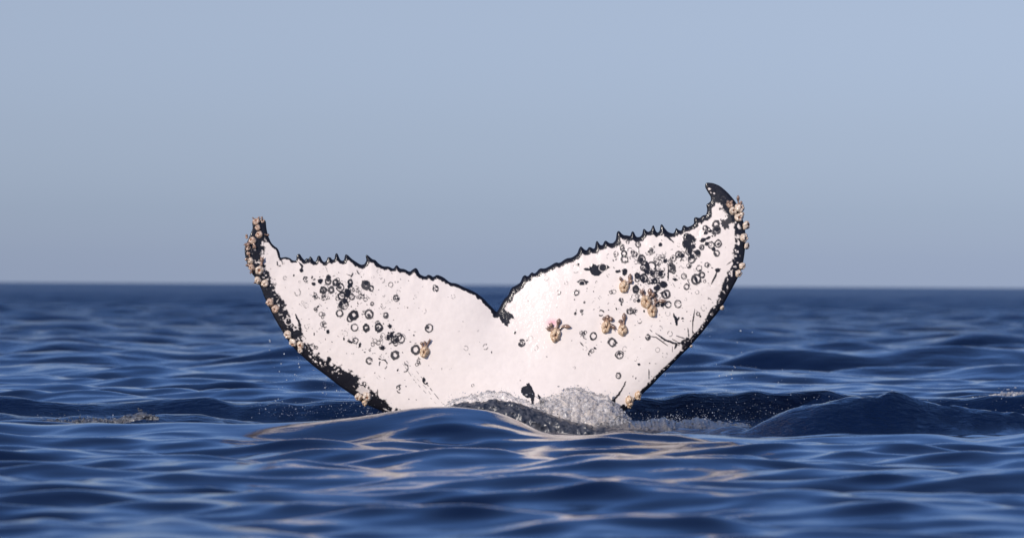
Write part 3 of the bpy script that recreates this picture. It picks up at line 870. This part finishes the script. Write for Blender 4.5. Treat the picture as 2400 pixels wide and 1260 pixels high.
WB = Vector((0, D, -0.1))
whale = bpy.data.objects.new('humpback_whale', None)
whale.location = WB
whale.empty_display_size = 0.3
COL.objects.link(whale)
whale['label'] = 'raised white and black whale tail with ring scars and barnacles, rising out of the sea'
whale['category'] = 'whale'
tail = mesh_np('tail_fluke', Vw - np.array(WB), np.vstack([Ff, Fb]), mat_skin, whale)
set_attr(tail.data, 'pigment', Pw)

# ------------------------------------------------------------------ barnacles


def barnacle_mesh(shell, seed, opening=0.34, rib=1.0):
    """acorn barnacle: low dome of six ribbed wall plates round a sunken brown opening (unit radius, axis +Z)"""
    r_ = random.Random(seed)
    nseg = 36
    prof = [(1.0, -0.25), (1.04, 0.05), (0.98, 0.30), (0.83, 0.55), (0.64, 0.72), (0.48, 0.78), (opening + 0.02, 0.74), (opening * 0.85, 0.60), (opening * 0.5, 0.52)]
    vs, fs, mi = [], [], []
    for k, (r0, z0) in enumerate(prof):
        for q in range(nseg):
            a = 2 * math.pi * q / nseg
            w = abs(math.sin(3 * a + 0.3))
            fade = (1.0 if k < 6 else 0.35) * rib
            rr_ = r0 * (1 - 0.08 * fade * (1 - w) ** 2.0 + 0.035 * fade * math.cos(18 * a)) * (1 + 0.05 * math.sin(a + seed))
            lump = 0.16 * math.sin(2 * a + seed * 1.7) * math.sin(k * 1.1 + seed) + 0.09 * math.sin(5 * a + seed)
            rr_ *= 1 + 0.5 * lump
            vs.append((rr_ * math.cos(a) + 0.12 * z0 * math.sin(seed * 2.1), rr_ * math.sin(a) + 0.12 * z0 * math.cos(seed * 1.3), z0 * (1 + lump) + 0.05 * r_.uniform(-1, 1) * (k > 1)))
    for k in range(len(prof) - 1):
        for q in range(nseg):
            a, b = k * nseg + q, k * nseg + (q + 1) % nseg
            fs.append((a, b, b + nseg, a + nseg)); mi.append(1 if k >= 5 + 1 else 0)
    c = len(vs)
    vs.append((0, 0, 0.60))
    me = bpy.data.meshes.new('barnacle')
    o = (len(prof) - 1) * nseg
    tris = [(o + q, o + (q + 1) % nseg, c) for q in range(nseg)]
    me.from_pydata(vs, [], fs + tris)
    mi += [1] * nseg
    me.materials.append(shell); me.materials.append(mat_flesh)
    for pnt, m in zip(me.polygons, mi):
        pnt.material_index = m
        pnt.use_smooth = True
    return me


BM = {'b': [barnacle_mesh(mat_shell, q, .2 + .05 * (q % 4)) for q in (1, 2, 3, 4)], 'w': [barnacle_mesh(mat_shell_w, q, .16 + .05 * (q % 4)) for q in (5, 6, 7, 8)], 'y': [barnacle_mesh(mat_shell_y, q, .12 + .03 * (q % 3), .35) for q in (9, 10, 11, 12)]}
halfmap = half


def surf(px, py):
    j = int(round((py - gy0) / G)); i = int(round((px - gx0) / G))
    j = min(max(j, 0), NY - 1); i = min(max(i, 0), NX - 1)
    return float(midY[j, i] - half[j, i]), float(dA[j, i]), bool(used[j, i] > 0)


def add_barnacle(px, py, rpx, kind, out=0.35, sq=1.0):
    """px,py centre, rpx radius in photo pixels; tips outward where it sits on the edge"""
    ys, d, isin = surf(px, py)
    Xc, Zc = px_plane(px, py)
    r_ = rpx * SC
    j = min(max(int(round((py - gy0) / G)), 0), NY - 1); i = min(max(int(round((px - gx0) / G)), 0), NX - 1)
    ox, oz = NPX[j, i] - px, -(NPY[j, i] - py)
    L = math.hypot(ox, oz) + 1e-6
    if not isin:
        ox, oz = -ox, -oz
    k = out if d < 26 else 0.0
    nrm = Vector((ox / L * k + rnd.uniform(-.12, .12), -1.0, oz / L * k + rnd.uniform(-.12, .12))).normalized()
    pos = Vector((float(Xc), ys, float(Zc))) - nrm * r_ * 0.05
    if not isin:
        pos.y = ys - 0.005
    o = bpy.data.objects.new('barnacle', rnd.choice(BM[kind]))
    COL.objects.link(o)
    o.parent = whale
    spin = rnd.uniform(-.3, .3) + (math.pi if rnd.random() < .5 else 0) if kind == 'y' else rnd.uniform(0, 6.28)
    rot = nrm.to_track_quat('Z', 'Y').to_matrix().to_4x4() @ Matrix.Rotation(spin, 4, 'Z')
    hgt = rnd.uniform(1.0, 1.25) if kind == 'y' else rnd.uniform(0.75, 1.0)
    tall = 1.22 if kind == 'y' else rnd.uniform(.92, 1.08)
    o.matrix_local = Matrix.Translation(pos - WB) @ rot @ Matrix.Diagonal((r_ * sq * (.9 if kind == 'y' else 1), r_ * tall, r_ * hgt, 1))
    return o, pos, nrm


def goose_mesh(pts, rad, ears=False):
    """one fleshy stalked barnacle: bent tapering tube with a swollen head and two ear lobes"""
    vs, fs = [], []
    n = 8
    P = [Vector(q) for q in pts]
    # resample
    Q = []
    for i in range(len(P) - 1):
        for k in range(4):
            u_ = k / 4
            Q.append(P[i].lerp(P[i + 1], u_))
    Q.append(P[-1])
    for i in range(1, len(Q) - 1):
        Q[i] = (Q[i - 1] + Q[i] * 2 + Q[i + 1]) / 4
    m = len(Q)
    for i, c in enumerate(Q):
        tdir = (Q[min(i + 1, m - 1)] - Q[max(i - 1, 0)]).normalized()
        a1 = tdir.cross(Vector((0, 1, 0.1))).normalized(); a2 = tdir.cross(a1)
        f = i / (m - 1)
        rr_ = rad * (0.80 + 0.1 * math.sin(9 * f) + 0.75 * math.exp(-((f - 0.72) / 0.16) ** 2)) * (1 if i < m - 1 else 0.35)
        for q in range(n):
            a = 2 * math.pi * q / n
            vs.append(c + a1 * rr_ * math.cos(a) + a2 * rr_ * math.sin(a) * 0.8)
    for i in range(m - 1):
        for q in range(n):
            a, b = i * n + q, i * n + (q + 1) % n
            fs.append((a, b, b + n, a + n))
    fs.append(tuple(range((m - 1) * n, m * n)))
    if ears:
        tip = Q[-1]; tdir = (Q[-1] - Q[-3]).normalized()
        sd = tdir.cross(Vector((0, 1, 0))).normalized()
        for s_ in (-1, 1):
            e0 = len(vs)
            base = tip - tdir * rad * 0.8 + sd * s_ * rad * 0.5
            end = tip + tdir * rad * 0.9 + sd * s_ * rad * 0.9
            for f, w in ((0, .5), (.5, .42), (1, .16)):
                c = base.lerp(end, f)
                for q in range(5):
                    a = 2 * math.pi * q / 5
                    vs.append(c + (sd * math.cos(a) + Vector((0, 1, 0)) * math.sin(a)) * rad * w)
            for f in range(2):
                for q in range(5):
                    a, b = e0 + f * 5 + q, e0 + f * 5 + (q + 1) % 5
                    fs.append((a, b, b + 5, a + 5))
            fs.append(tuple(range(e0 + 10, e0 + 15)))
    me = bpy.data.meshes.new('goose_barnacle')
    me.from_pydata([tuple(v) for v in vs], [], fs)
    me.materials.append(mat_goose)
    for pnt in me.polygons:
        pnt.use_smooth = True
    return me


def add_goose(host, hpos, route, rpx):
    pts = []
    for k, (px, py) in enumerate(route):
        ys = surf(px, py)[0]
        Xc, Zc = px_plane(px, py)
        pts.append(Vector((float(Xc), ys - 0.008 - 0.007 * k, float(Zc))))
    pts[0].y = hpos.y - 0.01
    o = bpy.data.objects.new('goose_barnacle', goose_mesh([q - pts[0] for q in pts], rpx * SC * rnd.uniform(.85, 1.35), rnd.random() < .3))
    COL.objects.link(o)
    o.parent = host
    bpy.context.view_layer.update()
    o.matrix_parent_inverse = host.matrix_world.inverted()
    o.location = pts[0]
    return o


def group(cv, s, rows):
    res = []
    for row in rows:
        x, y = cv(row[0], row[1])
        res.append(add_barnacle(x, y, row[2] / s, row[3], row[4] if len(row) > 4 else 0.35))
    return res


g1 = group(A, 4.2, [(175, 162, 36, 'b', .6), (190, 222, 32, 'b', .5), (205, 292, 36, 'b', .4), (140, 352, 40, 'b', .7), (98, 425, 26, 'b', .9), (122, 548, 32, 'w', .9), (135, 617, 34, 'b', .9), (212, 645, 44, 'w', .3),
                 (192, 742, 38, 'w', .8), (262, 775, 38, 'w', .3), (315, 962, 40, 'b', .5), (365, 1025, 40, 'b', .3), (240, 160, 20, 'b', .3), (85, 318, 17, 'b', 1.2), (100, 595, 16, 'b', 1.2), (95, 480, 18, 'b', 1.0)])
group(Bc, 4.847, [(365, 210, 50, 'w', .8), (425, 305, 48, 'w', .9), (512, 330, 46, 'w', .4), (508, 392, 36, 'w', .9), (1170, 915, 46, 'w', .9), (1265, 912, 56, 'w', .4), (1238, 985, 32, 'y', 1.0)])
g2 = group(Fc, 4.344, [(1180, 300, 34, 'b', .2), (1215, 365, 42, 'w', .3), (1282, 335, 48, 'w', .7), (1270, 430, 44, 'w', .4), (1345, 510, 42, 'w', 1.3), (1322, 640, 43, 'w', .8), (1352, 722, 34, 'w', 1.4), (1302, 928, 36, 'w', .9),
                  (1268, 1003, 38, 'w', .7), (1305, 395, 24, 'w', .9), (1185, 290, 22, 'b', .2)])
group(Gc, 4.847, [(1226, 390, 28, 'w', 1.2), (872, 828, 16, 'w', 1.2)])
group(Hc, 5.726, [(1690, 680, 60, 'y', .5), (1805, 605, 52, 'y', .9), (1690, 740, 36, 'y', .9)])
gF = group(C, 4.2, [(570, 1110, 50, 'y')])
gE = group(E, 4.2, [(600, 945, 58, 'y'), (1095, 865, 52, 'y'), (1255, 895, 50, 'y'), (1272, 472, 52, 'y')])
gG = group(Gc, 4.847, [(362, 325, 66, 'y'), (430, 430, 58, 'y')])


def gs(h, cv, routes, s, rad=15):
    for rt in routes:
        add_goose(h[0], h[1], [cv(*q) for q in rt], rad / s)


gs(gF[0], C, [[(585, 1075), (600, 1030), (625, 985)], [(560, 1075), (545, 1035), (535, 1010)], [(575, 1070), (580, 1030), (565, 1000)]], 4.2, 9)
gs(gE[0], E, [[(590, 910), (560, 860), (545, 830)], [(600, 900), (620, 840), (635, 780)], [(620, 900), (670, 850), (745, 865)], [(580, 900), (540, 890), (515, 870)]], 4.2, 15)
gs(gE[1], E, [[(1090, 830), (1080, 790), (1065, 765)], [(1100, 830), (1120, 780), (1165, 795)], [(1120, 850), (1150, 840), (1175, 880)], [(1095, 830), (1100, 790), (1115, 745)]], 4.2, 13)
gs(gE[2], E, [[(1245, 865), (1240, 820), (1225, 790)], [(1260, 860), (1270, 800), (1270, 725)]], 4.2, 13)
gs(gE[3], E, [[(1260, 440), (1245, 410), (1230, 370)], [(1290, 440), (1325, 410), (1333, 340)], [(1300, 450), (1320, 425), (1355, 408)]], 4.2, 12)
gs(gG[0], Gc, [[(350, 280), (320, 230), (310, 190)], [(370, 280), (400, 240), (405, 170)], [(390, 290), (430, 260), (450, 220)]], 4.847, 17)
gs(gG[1], Gc, [[(440, 390), (470, 330), (460, 270)], [(460, 350), (500, 310), (580, 322)]], 4.847, 15)
gs(g1[0], A, [[(165, 150), (150, 135), (140, 128)], [(200, 150), (205, 130), (198, 118)], [(225, 155), (232, 135), (230, 120)]], 4.2, 7)
gs(g1[13], A, [[(95, 325), (85, 305), (80, 292)]], 4.2, 9)
gs(g1[2], A, [[(255, 290), (285, 300), (305, 292)]], 4.2, 7)
gs(g1[7], A, [[(225, 610), (235, 560), (235, 520)]], 4.2, 13)
gs(g1[6], A, [[(110, 610), (90, 600), (78, 585)], [(140, 640), (125, 655), (130, 672)]], 4.2, 9)
gs(g1[5], A, [[(110, 540), (85, 530), (70, 545)], [(118, 520), (108, 490), (112, 465)]], 4.2, 11)
gs(g1[3], A, [[(150, 380), (165, 405), (160, 425)], [(115, 370), (85, 385), (68, 400)]], 4.2, 12)
gs(g1[8], A, [[(180, 760), (165, 770), (158, 760)]], 4.2, 7)
gs(g1[4], A, [[(100, 430), (105, 400), (95, 380)]], 4.2, 13)
gs(g2[2], Fc, [[(1275, 310), (1262, 265), (1262, 205)], [(1285, 310), (1290, 280), (1300, 268)]], 4.344, 9)
gs(g2[0], Fc, [[(1180, 295), (1165, 280), (1150, 268)], [(1195, 295), (1200, 275), (1190, 262)]], 4.344, 11)

# ------------------------------------------------------------------ froth thrown up round the tail


def froth_mound(name, dist, pts, depth, seed, rough=1.0, nx=150, nt_=46, beads=800, mat=None):
    """bank of froth: a torn lumpy skin of water packed with bubbles and beads; pts = (photo x, top y, bottom y)"""
    r_ = np.random.RandomState(seed)
    xs = np.array([q[0] for q in pts], float); tp = np.array([q[1] for q in pts], float); bt = np.array([q[2] for q in pts], float)

    def shape(ux, tt):
        T = np.interp(ux, xs, tp); Bm = np.interp(ux, xs, bt)
        T = T + 9 * rough * (fbm(ux / 16, ux * 0, seed, 3) - .5) + 4 * rough * (vnoise(ux / 4.0, ux * 0, seed + 4) - .5)
        hgt = np.maximum(Bm - T, 0)
        a = tt * math.pi * 0.62
        py = Bm - hgt * np.minimum(np.sin(a), 1)
        yg = dist + depth * (1 - np.cos(a)) * np.clip(hgt / 20, 0.15, 1)
        v = tt * hgt * 1.3
        l1 = fbm(ux / 13, v / 11 + seed, seed + 1, 3) - .5
        l2 = np.abs(vnoise(ux / 5.0 + 4 * l1, v / 4.0 + 3 * l1, seed + 2) - .5)
        edge = np.clip(hgt / 12, 0, 1)
        dsp = (0.10 * l1 - 0.008 * l2) * edge * rough
        X_, Z_ = px_plane(ux, py, dist)
        return X_, yg - dsp, Z_ + 0.25 * dsp
    Xg, Tg = np.meshgrid(np.linspace(xs[0], xs[-1], nx), np.linspace(0, 1, nt_))
    Vv = np.stack(shape(Xg, Tg), -1).reshape(-1, 3)
    id_ = np.arange(nx * nt_).reshape(nt_, nx)
    q4 = np.stack([id_[:-1, :-1], id_[:-1, 1:], id_[1:, 1:], id_[1:, :-1]], -1).reshape(-1, 4)
    Fv = np.vstack([q4[:, [0, 1, 2]], q4[:, [0, 2, 3]]])
    # beads: little icosahedra
    g = (1 + 5 ** .5) / 2
    iv = np.array([(-1, g, 0), (1, g, 0), (-1, -g, 0), (1, -g, 0), (0, -1, g), (0, 1, g), (0, -1, -g), (0, 1, -g), (g, 0, -1), (g, 0, 1), (-g, 0, -1), (-g, 0, 1)]) / math.hypot(1, g)
    fi = np.array([(0, 11, 5), (0, 5, 1), (0, 1, 7), (0, 7, 10), (0, 10, 11), (1, 5, 9), (5, 11, 4), (11, 10, 2), (10, 7, 6), (7, 1, 8), (3, 9, 4), (3, 4, 2), (3, 2, 6), (3, 6, 8), (3, 8, 9), (4, 9, 5), (2, 4, 11), (6, 2, 10), (8, 6, 7), (9, 8, 1)])
    n = beads
    ux = r_.uniform(xs[0], xs[-1], n)
    keep = fbm(ux / 9, ux * 0 + 3, seed + 8, 2) + 0.5 * r_.rand(n) > 0.55
    ux = ux[keep]; n = len(ux)
    tt = r_.beta(1.6, 1.2, n)
    bx_, by_, bz_ = shape(ux, tt)
    rad = SC * (0.5 + 2.3 * r_.rand(n) ** 4)
    up_ = np.where(r_.rand(n) < 0.12, r_.exponential(0.022, n), 0)
    cen = np.stack([bx_ + r_.normal(0, .004, n), by_ - rad * 0.4, bz_ + up_], -1)
    st = np.stack([rad * r_.uniform(.8, 1.5, n), rad, rad * r_.uniform(.6, 1.2, n)], -1)
    Bv = (cen[:, None, :] + iv[None] * st[:, None, :]).reshape(-1, 3)
    Bf = (fi[None] + (np.arange(n) * 12)[:, None, None]).reshape(-1, 3) + len(Vv)
    o = mesh_np(name, np.vstack([Vv, Bv]), np.vstack([Fv, Bf]), mat or mat_foam)
    o['kind'] = 'stuff'
    return o


mat_wash = simple('aerated_water', (0.085, 0.087, 0.10), (0.012, 0.018, 0.032), 0.32, 26, 0.4, 0.0, 0.015)
f = froth_mound('aerated_water', 33.75, [(1040, 958, 975), (1062, 950, 978), (1085, 943, 980), (1130, 941, 984), (1160, 936, 990), (1200, 941, 995), (1240, 952, 1003), (1280, 968, 1012), (1330, 985, 1018), (1400, 1000, 1024), (1480, 1004, 1026), (1560, 1006, 1026)], 0.15, 83, 0.6, 200, 26, 260, mat_wash)
f['label'] = 'dark bubbly lip of water between the smooth wave crest and the white froth'; f['category'] = 'water'
mat_wash2 = simple('foamy_wash', (0.165, 0.17, 0.18), (0.010, 0.013, 0.024), 0.4, 22, 0.5, 0.1, 0.02)
q_ = mat_wash2.node_tree
mp_ = node(q_, 'ShaderNodeMapping')
mp_.inputs['Scale'].default_value = (0.45, 1, 1.6)
tn_ = [n_ for n_ in q_.nodes if n_.type == 'TEX_NOISE'][0]
tn_.inputs['Roughness'].default_value = 0.75
q_.links.new([n_ for n_ in q_.nodes if n_.type == 'TEX_COORD'][0].outputs['Object'], mp_.inputs[0])
q_.links.new(mp_.outputs[0], tn_.inputs['Vector'])
f = froth_mound('foamy_wash', 34.1, [(1400, 1000, 1016), (1460, 990, 1020), (1520, 992, 1022), (1560, 985, 1022), (1580, 988, 1022), (1610, 993, 1022), (1640, 985, 1022), (1660, 989, 1022), (1700, 994, 1022), (1750, 1000, 1022), (1790, 1013, 1022)], 0.7, 91, 0.9, 220, 40, 600, mat_wash2)
f['label'] = 'grey foamy wash spreading to the right of the tail'; f['category'] = 'foam'
f = froth_mound('foam', 34.45, [(1255, 950, 985), (1268, 936, 990), (1290, 929, 996), (1312, 924, 1000), (1330, 913, 1004), (1365, 911, 1006), (1385, 918, 1006), (1400, 925, 1006), (1425, 930, 1006), (1445, 945, 1006), (1465, 968, 1006), (1480, 985, 1006)], 0.30, 5)
f['label'] = 'mound of white froth against the right half of the tail'; f['category'] = 'foam'
f = froth_mound('foam', 34.3, [(1030, 958, 972), (1060, 940, 976), (1080, 930, 978), (1110, 925, 980), (1130, 920, 982), (1160, 917, 984), (1190, 921, 986), (1215, 932, 990), (1245, 945, 996), (1265, 955, 1002), (1290, 975, 1010)], 0.22, 23)
f['label'] = 'low bank of froth against the middle of the tail behind the wave crest'; f['category'] = 'foam'
f = froth_mound('foam', 33.0, [(75, 996, 1002), (95, 987, 1002), (130, 983, 1002), (160, 988, 1002), (200, 980, 1002), (240, 983, 1000), (270, 981, 998), (300, 972, 990), (335, 968, 982), (355, 974, 982), (372, 980, 983)], 0.15, 41, .8, mat=mat_wash2)
f['label'] = 'thin broken line of froth on the dark trough at far left'; f['category'] = 'foam'
f = froth_mound('foam', 37.2, [(2270, 938, 942), (2300, 930, 942), (2340, 925, 940), (2375, 918, 938), (2400, 920, 938), (2440, 924, 938)], 0.12, 61, .8, 80, 24)
f['label'] = 'small froth cap on the far right wave crest'; f['category'] = 'foam'

# ------------------------------------------------------------------ drops
ICO = None


def drops(name, specs, label):
    """each drop a small irregular octahedron-based bead; specs = (px, py, dist, rpx)"""
    bx = np.array([(1, 0, 0), (-1, 0, 0), (0, 1, 0), (0, -1, 0), (0, 0, 1), (0, 0, -1)], float)
    bf = np.array([(0, 2, 4), (2, 1, 4), (1, 3, 4), (3, 0, 4), (2, 0, 5), (1, 2, 5), (3, 1, 5), (0, 3, 5)])
    Vv, Fv = [], []
    for px, py, ds, rp in specs:
        X_, Z_ = px_plane(px, py, ds)
        c = np.array([float(X_), ds, float(Z_)])
        sx = rp * SC * np.array([rnd.uniform(.8, 1.1), 1, rnd.uniform(.8, 1.4)])
        Fv.append(bf + len(Vv) * 6)
        Vv.append(bx * sx + c)
    o = mesh_np(name, np.vstack(Vv), np.vstack(Fv), mat_drop)
    o['kind'] = 'stuff'
    o['label'] = label
    o['category'] = 'water drops'
    return o


def dsize(a=.5, b=1.8):
    return 0.8 * (a * 0.5 + (b * 1.2 - a * 0.5) * rnd.random() ** 4)


sp = []
for _ in range(170):
    x = rnd.uniform(620, 870); top = 790 + max(0, (x - 640)) * .55
    sp.append((x, rnd.uniform(min(top, 930), 965), rnd.uniform(34.4, 35.3), dsize(.4, 1.5)))
for _ in range(420):
    x = rnd.uniform(590, 930)
    sp.append((x, rnd.gauss(958, 14), rnd.uniform(34.3, 35.6), dsize(.4, 1.5)))
for q in [(633, 800), (632, 820), (666, 829), (659, 852), (655, 870), (691, 877), (672, 890), (700, 852), (702, 860), (765, 885), (762, 908), (789, 915), (757, 920), (632, 797)]:
    sp.append((q[0], q[1], 34.6, 2.0))
drops('water_drops', sp, 'drops flung off the left edge of the tail over the dark trough')
sp = []
for _ in range(900):
    x = rnd.gauss(1740, 130)
    if x < 1500: continue
    y = 995 - abs(rnd.gauss(0, 48))
    sp.append((x, y, rnd.uniform(34.5, 36.2), dsize(.4, 1.4)))
for _ in range(60):
    sp.append((rnd.uniform(1640, 1780), rnd.uniform(760, 900), rnd.uniform(34.6, 35.4), dsize(.5, 1.6)))
for q in [(1736, 775, 3), (1714, 877, 2), (1728, 802, 1.8), (1717, 868, 2), (1686, 880, 2), (1703, 880, 2), (1716, 886, 2), (1738, 825, 1.6)]:
    sp.append((q[0], q[1], 34.7, q[2]))
drops('water_drops', sp, 'fine spray of drops hanging over the dark water right of the tail')
sp = []
for _ in range(420):
    x = rnd.uniform(1030, 1480)
    y = rnd.uniform(915, 1000)
    sp.append((x, y if x > 1260 else rnd.uniform(918, 968), 34.25 + rnd.uniform(-.1, .3), dsize(.5, 1.9)))
for _ in range(160):
    sp.append((rnd.uniform(1480, 1760), rnd.gauss(985, 10), rnd.uniform(34.0, 34.8), dsize(.5, 1.9)))
for jx, jy, jh in [(1520, 985, 24), (1540, 985, 14), (1572, 984, 16), (1590, 986, 26), (1602, 986, 20), (1650, 982, 14), (1440, 940, 20), (1315, 925, 12), (1350, 912, 12), (1375, 912, 10), (1120, 922, 9), (1180, 918, 10)]:
    for _ in range(26):
        f_ = rnd.random()
        sp.append((jx + rnd.gauss(0, 2.5 + 3 * (1 - f_)), jy - jh * f_, 34.2 + rnd.uniform(-.1, .1), dsize(.6, 1.6) * (1.3 - .8 * f_)))
for _ in range(700):
    x = rnd.uniform(1060, 1470)
    top = np.interp(x, [1060, 1110, 1160, 1215, 1260, 1312, 1335, 1385, 1425, 1470], [940, 925, 917, 932, 950, 924, 913, 918, 930, 972])
    sp.append((x, top + rnd.gauss(4, 6), 34.2 + rnd.uniform(-.05, .2), dsize(.4, 1.1)))
for x0_, y0_, n_ in [(762, 888, 30), (765, 905, 20), (862, 955, 30), (870, 965, 30), (905, 972, 20), (1474, 950, 16), (700, 835, 12), (1560, 872, 8)]:
    for _ in range(n_):
        sp.append((x0_ + rnd.gauss(0, 2), y0_ + rnd.uniform(0, 22), 34.8, dsize(.5, 1.4)))
drops('water_drops', sp, 'beads of spray on and in front of the froth at the foot of the tail')
sp = []
for _ in range(150):
    sp.append((rnd.uniform(85, 365), rnd.gauss(980, 6), rnd.uniform(32.8, 33.1), dsize(.5, 1.6)))
drops('water_drops', sp, 'tiny drops over the thin line of froth at far left')
sp = []
for _ in range(120):
    sp.append((rnd.uniform(2000, 2400), rnd.gauss(950, 22), rnd.uniform(34.6, 36.6), dsize(.4, 1.5)))
drops('water_drops', sp, 'scattered drops over the dark wave at far right')
